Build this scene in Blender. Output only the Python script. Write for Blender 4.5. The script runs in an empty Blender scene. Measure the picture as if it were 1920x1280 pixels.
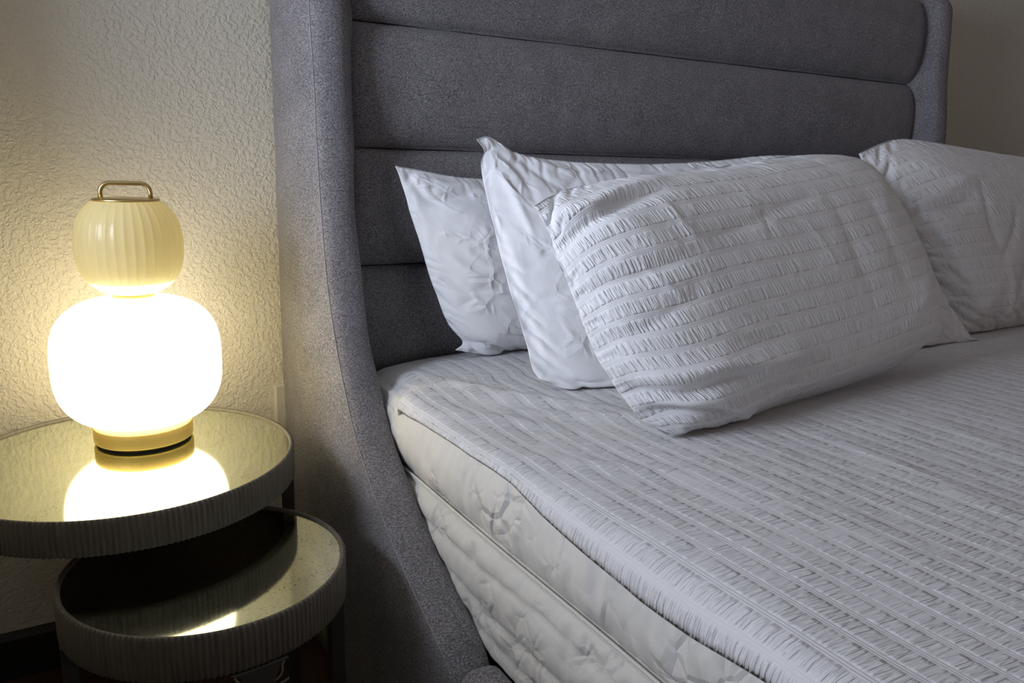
import bpy, math, random
import numpy as np
from mathutils import Matrix, Vector

S = bpy.context.scene
COL = S.collection
rng = np.random.default_rng(7)

# ------------------------------------------------------------------ camera, world, light
H = 1.06                                            # eye height, metres
RIGHT = (0.86050856, -0.50878809, 0.02568454)
DOWN = (-0.09008739, -0.20159969, -0.97531627)
FWD = (0.5014073, 0.83695415, -0.21931365)
cam = bpy.data.cameras.new('camera')
cam.lens = 28.0
cam.sensor_width = 36.0
cam.clip_start = 0.02
camo = bpy.data.objects.new('camera', cam)
COL.objects.link(camo)
m = Matrix(((RIGHT[0], -DOWN[0], -FWD[0], 0), (RIGHT[1], -DOWN[1], -FWD[1], 0),
            (RIGHT[2], -DOWN[2], -FWD[2], H), (0, 0, 0, 1)))
camo.matrix_world = m
S.camera = camo

w = bpy.data.worlds.new('sky')
S.world = w
w.use_nodes = True
bg = w.node_tree.nodes['Background']
bg.inputs[0].default_value = (0.55, 0.75, 1.0, 1)
bg.inputs[1].default_value = 1.0

vs = S.view_settings
vs.view_transform = 'Standard'
vs.look = 'None'
vs.gamma = 1.0
vs.exposure = 0.32
vs.use_curve_mapping = False
S.cycles.max_bounces = 7
S.cycles.diffuse_bounces = 4
S.cycles.use_adaptive_sampling = True
S.cycles.adaptive_threshold = 0.03
S.cycles.sample_clamp_indirect = 4.0
S.cycles.use_denoising = True

WALL_Y = 1.76
LEFT_X = -1.12
WIN = (0.45, 1.35, 0.88, 1.78)                      # window opening in the left wall: y0 y1 z0 z1
FRONT_Y = -2.20

def area(name, loc, direction, sx, sy, power, color, spread=180):
    l = bpy.data.lights.new(name, 'AREA')
    l.shape = 'RECTANGLE'
    l.size, l.size_y = sx, sy
    l.energy = power
    l.color = color
    l.spread = math.radians(spread)
    o = bpy.data.objects.new(name, l)
    COL.objects.link(o)
    o.location = loc
    o.rotation_euler = Vector(direction).to_track_quat('-Z', 'Z').to_euler()
    return o

# daylight coming in through the window of the left wall
area('window_daylight', (LEFT_X - 0.14, (WIN[0] + WIN[1]) / 2, (WIN[2] + WIN[3]) / 2), (1, 0, 0),
     0.90, 0.90, 47.0, (0.74, 0.81, 1.0))

# ------------------------------------------------------------------ helpers
def obj(name, verts, faces, mat=None, parent=None, smooth=True, uv=None):
    me = bpy.data.meshes.new(name)
    me.from_pydata([tuple(map(float, v)) for v in verts], [], [tuple(map(int, f)) for f in faces])
    me.update()
    if smooth:
        me.polygons.foreach_set('use_smooth', [True] * len(me.polygons))
    if uv is not None:
        lay = me.uv_layers.new(name='cloth')
        idx = np.zeros(len(me.loops), dtype=np.int32)
        me.loops.foreach_get('vertex_index', idx)
        lay.data.foreach_set('uv', np.asarray(uv, float)[idx].ravel())
    if mat:
        me.materials.append(mat)
    o = bpy.data.objects.new(name, me)
    COL.objects.link(o)
    if parent:
        o.parent = parent
    return o

def thing(name, label, cat, loc=(0, 0, 0), group=None):
    o = bpy.data.objects.new(name, None)
    o.empty_display_size = 0.1
    COL.objects.link(o)
    o.location = loc
    tag(o, label, cat, group)
    return o

def tag(o, label, cat, group=None):
    o['label'] = label
    o['category'] = cat
    if group:
        o['group'] = group
    return o

def struct(o):
    o['kind'] = 'structure'
    return o

def off(verts, loc):
    return [(v[0] - loc[0], v[1] - loc[1], v[2] - loc[2]) for v in verts]

def box(x0, x1, y0, y1, z0, z1):
    v = [(x, y, z) for z in (z0, z1) for y in (y0, y1) for x in (x0, x1)]
    f = [(0, 2, 3, 1), (4, 5, 7, 6), (0, 1, 5, 4), (2, 6, 7, 3), (0, 4, 6, 2), (1, 3, 7, 5)]
    return v, f

def merge(*parts):
    V, F = [], []
    for v, f in parts:
        n = len(V)
        V += list(v)
        F += [tuple(i + n for i in q) for q in f]
    return V, F

def lathe(profile, seg=96, cx=0.0, cy=0.0, rfun=None, close=False):
    """profile: list of (r, z); rfun(angle, r, z) -> r"""
    V, F = [], []
    n = len(profile)
    for i in range(seg):
        a = 2 * math.pi * i / seg
        for r, z in profile:
            rr = rfun(a, r, z) if rfun else r
            V.append((cx + rr * math.cos(a), cy + rr * math.sin(a), z))
    rows = n if close else n - 1
    for i in range(seg):
        j = (i + 1) % seg
        for k in range(rows):
            l = (k + 1) % n
            F.append((i * n + k, j * n + k, j * n + l, i * n + l))
    return V, F

def tube(points, r, seg=10, closed=False, caps=True, flat=1.0):
    P = [Vector(p) for p in points]
    n = len(P)
    V, F = [], []
    up = Vector((0, 0, 1))
    prev = None
    for i, p in enumerate(P):
        a = P[(i - 1) % n] if (closed or i > 0) else p
        b = P[(i + 1) % n] if (closed or i < n - 1) else p
        t = (b - a).normalized()
        if prev is None:
            nrm = t.cross(up)
            if nrm.length < 1e-3:
                nrm = t.cross(Vector((1, 0, 0)))
            nrm.normalize()
        else:
            nrm = (prev - t * prev.dot(t)).normalized()
        prev = nrm
        bn = t.cross(nrm)
        for k in range(seg):
            q = 2 * math.pi * k / seg
            V.append(tuple(p + nrm * (r * math.cos(q)) + bn * (r * flat * math.sin(q))))
    rng_ = n if closed else n - 1
    for i in range(rng_):
        j = (i + 1) % n
        for k in range(seg):
            l = (k + 1) % seg
            F.append((i * seg + k, i * seg + l, j * seg + l, j * seg + k))
    if caps and not closed:
        F.append(tuple(range(seg - 1, -1, -1)))
        F.append(tuple((n - 1) * seg + k for k in range(seg)))
    return V, F

def grid_faces(n, m, flip=False):
    i, j = np.meshgrid(np.arange(n - 1), np.arange(m - 1), indexing='ij')
    a = (i * m + j).ravel()
    q = np.stack([a, a + m, a + m + 1, a + 1], 1)
    return q[:, ::-1] if flip else q

def smooth_noise(shape, cells, seed, octaves=1):
    """band limited random field by bicubic-ish upsampling"""
    r = np.random.default_rng(seed)
    out = np.zeros(shape)
    amp = 1.0
    for o_ in range(octaves):
        cx, cy = int(cells[0] * 2 ** o_) + 3, int(cells[1] * 2 ** o_) + 3
        g = r.standard_normal((cx, cy))
        u = np.linspace(0, cx - 3.001, shape[0])
        v = np.linspace(0, cy - 3.001, shape[1])
        def wts(t):
            i = t.astype(int); f = t - i
            return i, ((1 - f) ** 3 / 6, (3 * f ** 3 - 6 * f ** 2 + 4) / 6, (-3 * f ** 3 + 3 * f ** 2 + 3 * f + 1) / 6, f ** 3 / 6)
        iu, wu = wts(u); iv, wv = wts(v)
        a = sum(wu[k][:, None] * g[np.minimum(iu + k, cx - 1)] for k in range(4))
        b = sum(wv[k][None, :] * a[:, np.minimum(iv + k, cy - 1)] for k in range(4))
        out += amp * b
        amp *= 0.5
    return out

# ------------------------------------------------------------------ cloth relaxation (numpy)
def relax(P, rest, fixed, iters, force, project=None, stiff=1.0, bend=0.15, damp=0.97, inner=4, su=None, sv=None):
    """P (n,m,3) start shape, rest (n,m,3) shape giving rest lengths (already scaled)"""
    n, m_ = P.shape[:2]
    sl = slice
    pairs = []
    def add(di, dj, k):
        for si in range(2 if di else 1):
            for sj in range(2 if (dj and not di) else 1):
                a0 = sl(si * di, None if not di else n - di) if di else sl(None)
                if di:
                    ia = np.arange(0, n - di)
                    ia = ia[(ia // di) % 2 == si]
                else:
                    ia = np.arange(n)
                if dj > 0:
                    ja = np.arange(0, m_ - dj)
                elif dj < 0:
                    ja = np.arange(-dj, m_)
                else:
                    ja = np.arange(m_)
                if dj and not di:
                    ja = ja[(ja // abs(dj)) % 2 == sj]
                A = (ia[:, None] * m_ + ja[None, :]).ravel()
                B = ((ia + di)[:, None] * m_ + (ja + dj)[None, :]).ravel()
                L = np.linalg.norm(rest.reshape(-1, 3)[A] - rest.reshape(-1, 3)[B], axis=1)
                if su is not None:
                    fa, fb = (su.ravel()[A] + su.ravel()[B]) / 2, (sv.ravel()[A] + sv.ravel()[B]) / 2
                    L = L * (fa if not dj else fb if not di else (fa + fb) / 2)
                pairs.append((A, B, L, k))
    add(1, 0, stiff); add(0, 1, stiff); add(1, 1, stiff * .35); add(1, -1, stiff * .35)
    add(2, 0, bend); add(0, 2, bend); add(4, 0, bend * .4); add(0, 4, bend * .4)
    X = P.reshape(-1, 3).copy()
    W = (~fixed).ravel().astype(float)
    prev = X.copy()
    for it in range(iters):
        G = X.reshape(n, m_, 3)
        f = force(G, it).reshape(-1, 3)
        v = (X - prev) * damp
        prev = X.copy()
        X = X + (v + f) * W[:, None]
        for _ in range(inner):
            for A, B, L, k in pairs:
                d = X[A] - X[B]
                l = np.sqrt((d * d).sum(1)) + 1e-9
                wa, wb = W[A], W[B]
                s = k * (l - L) / l / np.maximum(wa + wb, 1e-6)
                d *= s[:, None]
                X[A] -= d * wa[:, None]
                X[B] += d * wb[:, None]
        if project is not None:
            X = project(X, W)
    return X.reshape(n, m_, 3)

def normals(G):
    du = np.gradient(G, axis=0)
    dv = np.gradient(G, axis=1)
    N = np.cross(du, dv)
    return N / (np.linalg.norm(N, axis=2, keepdims=True) + 1e-12)

# ------------------------------------------------------------------ materials
def mat_base(name):
    mt = bpy.data.materials.new(name)
    mt.use_nodes = True
    nt = mt.node_tree
    b = nt.nodes['Principled BSDF']
    return mt, nt, b

def N(nt, t, **kw):
    n = nt.nodes.new(t)
    for k, v in kw.items():
        if k in ('operation', 'blend_type', 'data_type', 'feature', 'distance', 'noise_dimensions', 'interpolation_type', 'wave_type', 'bands_direction'):
            setattr(n, k, v)
        else:
            n.inputs[k].default_value = v
    return n

def link(nt, a, b):
    nt.links.new(a, b)

def math_n(nt, op, a, b=None, clamp=False):
    n = nt.nodes.new('ShaderNodeMath')
    n.operation = op
    n.use_clamp = clamp
    for i, v in enumerate((a, b)):
        if v is None:
            continue
        if isinstance(v, (int, float)):
            n.inputs[i].default_value = v
        else:
            nt.links.new(v, n.inputs[i])
    return n.outputs[0]

def noise(nt, vec, scale, detail=2.0, rough=0.5, dist=0.0):
    n = nt.nodes.new('ShaderNodeTexNoise')
    n.inputs['Scale'].default_value = scale
    n.inputs['Detail'].default_value = detail
    n.inputs['Roughness'].default_value = rough
    n.inputs['Distortion'].default_value = dist
    nt.links.new(vec, n.inputs['Vector'])
    return n.outputs['Fac']

def mapping(nt, vec, scale):
    n = nt.nodes.new('ShaderNodeMapping')
    n.inputs['Scale'].default_value = scale
    nt.links.new(vec, n.inputs['Vector'])
    return n.outputs[0]

def ramp(nt, fac, stops):
    n = nt.nodes.new('ShaderNodeValToRGB')
    el = n.color_ramp.elements
    while len(el) < len(stops):
        el.new(0.5)
    for e, (p, c) in zip(el, stops):
        e.position = p
        e.color = (*c, 1) if len(c) == 3 else c
    nt.links.new(fac, n.inputs[0])
    return n.outputs[0]

def bump(nt, b, height, dist, strength=1.0, prev=None):
    n = nt.nodes.new('ShaderNodeBump')
    n.inputs['Distance'].default_value = dist
    n.inputs['Strength'].default_value = strength
    nt.links.new(height, n.inputs['Height'])
    if prev is not None:
        nt.links.new(prev, n.inputs['Normal'])
    if b is not None:
        nt.links.new(n.outputs[0], b.inputs['Normal'])
    return n.outputs[0]

def objco(nt):
    return nt.nodes.new('ShaderNodeTexCoord').outputs['Object']

def plain(name, color, rough=0.6, metal=0.0):
    mt, nt, b = mat_base(name)
    b.inputs['Base Color'].default_value = (*color, 1)
    b.inputs['Roughness'].default_value = rough
    b.inputs['Metallic'].default_value = metal
    return mt

def make_wall_mat():
    mt, nt, b = mat_base('textured_plaster')
    co = objco(nt)
    n1 = noise(nt, co, 135, 2.0, 0.5, 0.35)
    n2 = noise(nt, co, 320, 2.0, 0.5, 0.2)
    h1 = ramp(nt, n1, [(0.40, (0, 0, 0)), (0.62, (1, 1, 1))])
    s = math_n(nt, 'MULTIPLY', n2, 0.45)
    h = math_n(nt, 'ADD', h1, s)
    bump(nt, b, h, 0.0013, 0.9)
    b.inputs['Base Color'].default_value = (0.64, 0.60, 0.51, 1)
    b.inputs['Roughness'].default_value = 0.55
    b.inputs['Specular IOR Level'].default_value = 0.3
    return mt

def make_fabric_mat():
    mt, nt, b = mat_base('heather_grey_upholstery')
    co = objco(nt)
    a = noise(nt, mapping(nt, co, (260, 260, 900)), 1.0, 2.0, 0.6)
    c = noise(nt, mapping(nt, co, (900, 900, 260)), 1.0, 2.0, 0.6)
    d = noise(nt, co, 1100, 1.0)
    e = noise(nt, co, 14, 3.0)
    f = math_n(nt, 'ADD', math_n(nt, 'MULTIPLY', a, 0.40), math_n(nt, 'MULTIPLY', c, 0.32))
    f = math_n(nt, 'ADD', f, math_n(nt, 'MULTIPLY', d, 0.22))
    f = math_n(nt, 'ADD', f, math_n(nt, 'MULTIPLY', e, 0.06))
    col = ramp(nt, f, [(0.39, (0.050, 0.048, 0.054)), (0.50, (0.185, 0.176, 0.185)), (0.60, (0.43, 0.41, 0.41))])
    link(nt, col, b.inputs['Base Color'])
    b.inputs['Roughness'].default_value = 0.95
    b.inputs['Specular IOR Level'].default_value = 0.15
    b.inputs['Sheen Weight'].default_value = 0.15
    bump(nt, b, f, 0.0012, 0.7)
    return mt

def crumple(nt, co, scale):
    """crumpled cloth: facets meeting in sharp creases"""
    nz = nt.nodes.new('ShaderNodeTexNoise')
    nz.inputs['Scale'].default_value = scale * 0.6
    nz.inputs['Detail'].default_value = 1.0
    link(nt, co, nz.inputs['Vector'])
    mx = nt.nodes.new('ShaderNodeVectorMath')
    mx.operation = 'MULTIPLY_ADD'
    link(nt, nz.outputs['Color'], mx.inputs[0])
    mx.inputs[1].default_value = (0.9 / scale, 0.9 / scale, 0)
    link(nt, co, mx.inputs[2])
    v = nt.nodes.new('ShaderNodeTexVoronoi')
    v.inputs['Scale'].default_value = scale
    link(nt, mx.outputs[0], v.inputs['Vector'])
    return v.outputs['Distance']

def make_cotton(name, color, pitch=None, crease=0.0012, cscale=14, puck=0.0016, lines=0.10):
    mt, nt, b = mat_base(name)
    tc = nt.nodes.new('ShaderNodeTexCoord')
    uv = tc.outputs['UV']
    b.inputs['Base Color'].default_value = (*color, 1)
    b.inputs['Roughness'].default_value = 0.85
    b.inputs['Specular IOR Level'].default_value = 0.2
    b.inputs['Sheen Weight'].default_value = 0.1
    h = crumple(nt, uv, cscale)
    h2 = crumple(nt, uv, cscale * 2.7)
    soft = noise(nt, uv, cscale * 0.8, 2.0)
    def edges(sc, k_):
        v = nt.nodes.new('ShaderNodeTexVoronoi')
        v.feature = 'DISTANCE_TO_EDGE'
        v.inputs['Scale'].default_value = sc
        link(nt, uv, v.inputs['Vector'])
        return math_n(nt, 'SUBTRACT', 1.0, math_n(nt, 'MINIMUM', math_n(nt, 'MULTIPLY', v.outputs['Distance'], k_), 1.0))
    msk = nt.nodes.new('ShaderNodeMapRange')
    msk.interpolation_type = 'SMOOTHSTEP'
    msk.inputs['From Min'].default_value = 0.46
    msk.inputs['From Max'].default_value = 0.66
    link(nt, noise(nt, uv, cscale * 1.1, 1.0), msk.inputs['Value'])
    ln = math_n(nt, 'ADD', edges(cscale * 1.3, 9.0), math_n(nt, 'MULTIPLY', edges(cscale * 2.4, 8.0), 0.5))
    ln = math_n(nt, 'MULTIPLY', ln, msk.outputs[0])
    hh = math_n(nt, 'ADD', math_n(nt, 'MULTIPLY', h, soft), math_n(nt, 'MULTIPLY', h2, 0.14))
    hh = math_n(nt, 'ADD', hh, math_n(nt, 'MULTIPLY', ln, lines))
    nprev = bump(nt, b if not pitch else None, hh, crease, 1.0)
    if pitch:
        sep = nt.nodes.new('ShaderNodeSeparateXYZ')
        link(nt, uv, sep.inputs[0])
        u, v = sep.outputs[0], sep.outputs[1]
        vp = math_n(nt, 'DIVIDE', v, pitch)
        idx = math_n(nt, 'FLOOR', vp)
        fr = math_n(nt, 'FRACT', vp)
        def sstep(x, e0, e1):
            n = nt.nodes.new('ShaderNodeMapRange')
            n.interpolation_type = 'SMOOTHSTEP'
            n.inputs['From Min'].default_value = e0
            n.inputs['From Max'].default_value = e1
            nt.links.new(x, n.inputs['Value'])
            return n.outputs[0]
        m1 = sstep(fr, 0.0, 0.14)
        m2 = sstep(fr, 0.82, 0.64)
        mask = math_n(nt, 'MULTIPLY', m1, m2)
        comb = nt.nodes.new('ShaderNodeCombineXYZ')
        slant = math_n(nt, 'ADD', math_n(nt, 'MULTIPLY', u, 230.0), math_n(nt, 'MULTIPLY', fr, 0.9))
        link(nt, slant, comb.inputs[0])
        link(nt, math_n(nt, 'MULTIPLY', idx, 5.37), comb.inputs[1])
        link(nt, math_n(nt, 'MULTIPLY', fr, 0.8), comb.inputs[2])
        pk = noise(nt, comb.outputs[0], 1.0, 1.8, 0.55, 0.25)
        # patches where the puckering is stronger or weaker
        comb2 = nt.nodes.new('ShaderNodeCombineXYZ')
        link(nt, math_n(nt, 'MULTIPLY', u, 16.0), comb2.inputs[0])
        link(nt, math_n(nt, 'MULTIPLY', idx, 2.1), comb2.inputs[1])
        patch = noise(nt, comb2.outputs[0], 1.0, 1.0)
        patch = sstep(patch, 0.25, 0.6)
        patch = math_n(nt, 'ADD', math_n(nt, 'MULTIPLY', patch, 0.55), 0.45)
        pk = sstep(pk, 0.30, 0.70)
        ph = math_n(nt, 'MULTIPLY', math_n(nt, 'MULTIPLY', pk, mask), patch)
        # two fine ridges that edge every puckered band
        def ridge(c):
            d = math_n(nt, 'ABSOLUTE', math_n(nt, 'SUBTRACT', fr, c))
            return sstep(d, 0.035, 0.0)
        rd = math_n(nt, 'ADD', ridge(0.84), ridge(0.95))
        ph = math_n(nt, 'ADD', ph, math_n(nt, 'MULTIPLY', rd, 0.12))
        bump(nt, b, ph, puck, 1.0, nprev)
    return mt

def make_mirror_mat():
    mt, nt, b = mat_base('antiqued_mirror')
    co = objco(nt)
    n1 = noise(nt, co, 260, 2.0, 0.6)
    n2 = noise(nt, co, 22, 3.0, 0.6)
    f = math_n(nt, 'ADD', n1, math_n(nt, 'MULTIPLY', math_n(nt, 'SUBTRACT', n2, 0.5), 0.35))
    col = ramp(nt, f, [(0.26, (0.20, 0.20, 0.15)), (0.36, (0.60, 0.64, 0.52)), (0.6, (0.70, 0.74, 0.61))])
    link(nt, col, b.inputs['Base Color'])
    b.inputs['Metallic'].default_value = 1.0
    r = ramp(nt, f, [(0.28, (0.14, 0.14, 0.14)), (0.42, (0.07, 0.07, 0.07))])
    link(nt, r, b.inputs['Roughness'])
    return mt

def make_rim_mat():
    mt, nt, b = mat_base('whitewashed_fluted_wood')
    co = objco(nt)
    n1 = noise(nt, mapping(nt, co, (140, 140, 18)), 1.0, 3.0, 0.6)
    col = ramp(nt, n1, [(0.3, (0.105, 0.092, 0.070)), (0.7, (0.15, 0.135, 0.105))])
    link(nt, col, b.inputs['Base Color'])
    b.inputs['Roughness'].default_value = 0.5
    bump(nt, b, n1, 0.0003, 0.4)
    return mt

def make_brass(name, color, rough):
    mt, nt, b = mat_base(name)
    co = objco(nt)
    n1 = noise(nt, mapping(nt, co, (30, 30, 900)), 1.0, 1.0)
    b.inputs['Base Color'].default_value = (*color, 1)
    b.inputs['Metallic'].default_value = 1.0
    b.inputs['Roughness'].default_value = rough
    bump(nt, b, n1, 0.0001, 0.2)
    return mt

def make_globe_mat():
    mt, nt, b = mat_base('lit_opal_glass')
    b.inputs['Base Color'].default_value = (0.9, 0.88, 0.8, 1)
    b.inputs['Roughness'].default_value = 0.15
    b.inputs['Emission Color'].default_value = (1.0, 0.85, 0.54, 1)
    b.inputs['Emission Strength'].default_value = 3.9
    return mt

def make_shade_mat(name, color, transl, rough=0.12, emis=0.0):
    mt, nt, b = mat_base(name)
    b.inputs['Base Color'].default_value = (*color, 1)
    b.inputs['Roughness'].default_value = rough
    b.inputs['Coat Weight'].default_value = 0.08
    if emis:
        b.inputs['Emission Color'].default_value = (1.0, 0.86, 0.58, 1)
        b.inputs['Emission Strength'].default_value = emis
    t = nt.nodes.new('ShaderNodeBsdfTranslucent')
    t.inputs[0].default_value = (*color, 1)
    mx = nt.nodes.new('ShaderNodeMixShader')
    mx.inputs[0].default_value = transl
    out = nt.nodes['Material Output']
    link(nt, b.outputs[0], mx.inputs[1])
    link(nt, t.outputs[0], mx.inputs[2])
    link(nt, mx.outputs[0], out.inputs[0])
    return mt

def make_floor_mat():
    mt, nt, b = mat_base('dark_red_brown_boards')
    co = objco(nt)
    n1 = noise(nt, mapping(nt, co, (6, 60, 60)), 1.0, 4.0, 0.6)
    br = nt.nodes.new('ShaderNodeTexBrick')
    br.inputs['Scale'].default_value = 1.0
    br.inputs['Brick Width'].default_value = 1.2
    br.inputs['Row Height'].default_value = 0.12
    br.inputs['Mortar Size'].default_value = 0.0015
    br.inputs['Color1'].default_value = (0.085, 0.035, 0.022, 1)
    br.inputs['Color2'].default_value = (0.065, 0.028, 0.018, 1)
    br.inputs['Mortar'].default_value = (0.01, 0.006, 0.004, 1)
    link(nt, co, br.inputs['Vector'])
    mx = nt.nodes.new('ShaderNodeMixRGB')
    mx.blend_type = 'MULTIPLY'
    mx.inputs[0].default_value = 0.5
    link(nt, br.outputs[0], mx.inputs[1])
    link(nt, n1, mx.inputs[2])
    link(nt, mx.outputs[0], b.inputs['Base Color'])
    b.inputs['Roughness'].default_value = 0.35
    return mt

M_WALL = make_wall_mat()
M_FAB = make_fabric_mat()
M_MIRROR = make_mirror_mat()
M_RIM = make_rim_mat()
M_BRASS = make_brass('brushed_brass', (0.80, 0.60, 0.22), 0.55)
M_BRASS_CAP = make_brass('brushed_brass_cap', (0.66, 0.50, 0.22), 0.34)
M_GLOBE = make_globe_mat()
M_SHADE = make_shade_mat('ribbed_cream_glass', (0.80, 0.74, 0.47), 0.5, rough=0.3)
M_SHADE_LOW = make_shade_mat('ribbed_cream_glass_painted_glow', (0.95, 0.93, 0.80), 0.45, emis=1.1)  # emission and pale colour stand in for globe light through the glass
M_FLOOR = make_floor_mat()
M_BASEB = plain('dark_baseboard_paint', (0.015, 0.012, 0.010), 0.4)
M_CEIL = plain('ceiling_paint', (0.72, 0.69, 0.64), 0.9)
M_LEG = plain('dark_table_leg', (0.05, 0.043, 0.036), 0.45)
M_BOARD = plain('dark_stained_board', (0.06, 0.028, 0.02), 0.5)
M_WHITE_PL = plain('white_plastic', (0.55, 0.52, 0.46), 0.4)
M_DOME, _nt, _b = mat_base('warm_fill_glow')  # glow of the added ceiling dome, warm fill only
_b.inputs['Emission Color'].default_value = (1.0, 0.43, 0.35, 1)
_b.inputs['Emission Strength'].default_value = 5.0
M_FRAME = plain('white_window_paint', (0.8, 0.8, 0.78), 0.5)
M_THREAD = plain('pale_seam_thread', (0.34, 0.33, 0.33), 0.9)
M_RUBBER = plain('black_rubber', (0.015, 0.013, 0.01), 0.6)
M_SEER = make_cotton('white_seersucker_cotton', (0.80, 0.80, 0.80), pitch=0.0285, crease=0.008, cscale=8, puck=0.0025)
M_SEER_D = make_cotton('white_seersucker_cotton_cover', (0.68, 0.67, 0.67), pitch=0.036, crease=0.008, cscale=4, puck=0.0027)
M_PLAIN = make_cotton('white_plain_cotton', (0.80, 0.81, 0.83), crease=0.011, cscale=12, lines=0.30)
M_SHEET = make_cotton('off_white_mattress_cover', (0.68, 0.66, 0.615), crease=0.018, cscale=9, lines=0.24)

# ------------------------------------------------------------------ room shell
RX0, RX1, RY0, RY1, RZ = LEFT_X, 3.9, FRONT_Y, WALL_Y, 2.55
T = 0.12
v, f = box(RX0 - T, RX1 + T, RY0 - T, RY1 + T, -T, 0)
struct(obj('floor', v, f, M_FLOOR, smooth=False))
v, f = box(RX0 - T, RX1 + T, RY0 - T, RY1 + T, RZ, RZ + T)
struct(obj('ceiling', v, f, M_CEIL, smooth=False))
v, f = box(RX0, RX1, RY1, RY1 + T, 0, RZ)
struct(obj('wall_back', v, f, M_WALL, smooth=False))
v, f = box(RX1, RX1 + T, RY0, RY1, 0, RZ)
struct(obj('wall_right', v, f, M_WALL, smooth=False))
v, f = box(RX0, RX1, RY0 - T, RY0, 0, RZ)
struct(obj('wall_front', v, f, M_WALL, smooth=False))
y0, y1, z0, z1 = WIN
v, f = merge(box(RX0 - T, RX0, RY0, y0, 0, RZ), box(RX0 - T, RX0, y1, RY1, 0, RZ),
             box(RX0 - T, RX0, y0, y1, 0, z0), box(RX0 - T, RX0, y0, y1, z1, RZ))
struct(obj('wall_left', v, f, M_WALL, smooth=False))
v, f = merge(box(RX0 - 0.08, RX0 - 0.03, y0, y0 + 0.03, z0, z1), box(RX0 - 0.08, RX0 - 0.03, y1 - 0.03, y1, z0, z1),
             box(RX0 - 0.08, RX0 - 0.03, y0 + 0.03, y1 - 0.03, z0, z0 + 0.03), box(RX0 - 0.08, RX0 - 0.03, y0 + 0.03, y1 - 0.03, z1 - 0.03, z1))
struct(obj('window_1', v, f, M_FRAME, smooth=False))
# added unseen blocker: half height shades the tables, full height shades the wall
v, f = merge(box(-0.52, -0.42, -0.30, 1.30, 0, 0.99), box(-0.52, -0.42, 1.30, WALL_Y, 0, RZ))
struct(obj('unseen_light_blocker', v, f, M_WALL, smooth=False))
# baseboard along the wall behind the bed: small ledge on top
prof = [(0.0, 0.0), (0.014, 0.0), (0.014, 0.088), (0.010, 0.097), (0.0, 0.101)]
V = [(RX0, RY1 - a, b) for a, b in prof] + [(RX1, RY1 - a, b) for a, b in prof]
k = len(prof)
F = [(i, (i + 1) % k, k + (i + 1) % k, k + i) for i in range(k)] + [tuple(range(k - 1, -1, -1)), tuple(range(k, 2 * k))]
struct(obj('baseboard_back', V, F, M_BASEB, smooth=False))

# unseen dome added for warm fill light, beyond the foot of the bed
dome = thing('added_fill_dome', 'added warm fill dome on the ceiling beyond the foot of the bed', 'lamp', (2.5, -0.9, RZ))
v, f = lathe([(0.0001, -0.115), (0.05, -0.110), (0.10, -0.090), (0.14, -0.055), (0.155, -0.015)], 48)
obj('diffuser', v, f, M_DOME, dome)
v, f = lathe([(0.150, -0.015), (0.165, -0.015), (0.165, 0.0), (0.0001, 0.0)], 48)
obj('ring', v, f, M_FRAME, dome)

# wall plate half hidden between the wall and the headboard
px0, px1 = 0.4285, 0.500
pl = thing('outlet', 'pale wall plate peeking out beside the headboard wing, just above the upper table', 'outlet', (0.463, RY1, 0.507))
L = (0.463, RY1, 0.507)
def bevel_plate(x0, x1, z0, z1, t, e):
    V = [(x0, RY1, z0), (x1, RY1, z0), (x1, RY1, z1), (x0, RY1, z1),
         (x0, RY1 - t * .5, z0), (x1, RY1 - t * .5, z0), (x1, RY1 - t * .5, z1), (x0, RY1 - t * .5, z1),
         (x0 + e, RY1 - t, z0 + e), (x1 - e, RY1 - t, z0 + e), (x1 - e, RY1 - t, z1 - e), (x0 + e, RY1 - t, z1 - e)]
    F = [(0, 1, 2, 3), (8, 11, 10, 9)]
    for a in (0, 4):
        for i in range(4):
            j = (i + 1) % 4
            F.append((a + i, a + 4 + i, a + 4 + j, a + j))
    return V, F
v, f = bevel_plate(px0, px1, 0.450, 0.558, 0.014, 0.004)
obj('plate', off(v, L), f, M_WHITE_PL, pl, smooth=False)
v, f = merge(box(0.447, 0.479, RY1 - 0.018, RY1 - 0.015, 0.512, 0.545), box(0.447, 0.479, RY1 - 0.018, RY1 - 0.015, 0.468, 0.501))
obj('socket', off(v, L), f, M_WHITE_PL, pl, smooth=False)

# ------------------------------------------------------------------ bed frame
XC = 1.51                                            # centre line of the bed
bed = thing('upholstered_bed', 'grey upholstered wingback bed with wide horizontal channels, against the wall', 'bed', (XC, 1.6, 0.0))
BL = (XC, 1.6, 0.0)
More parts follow.
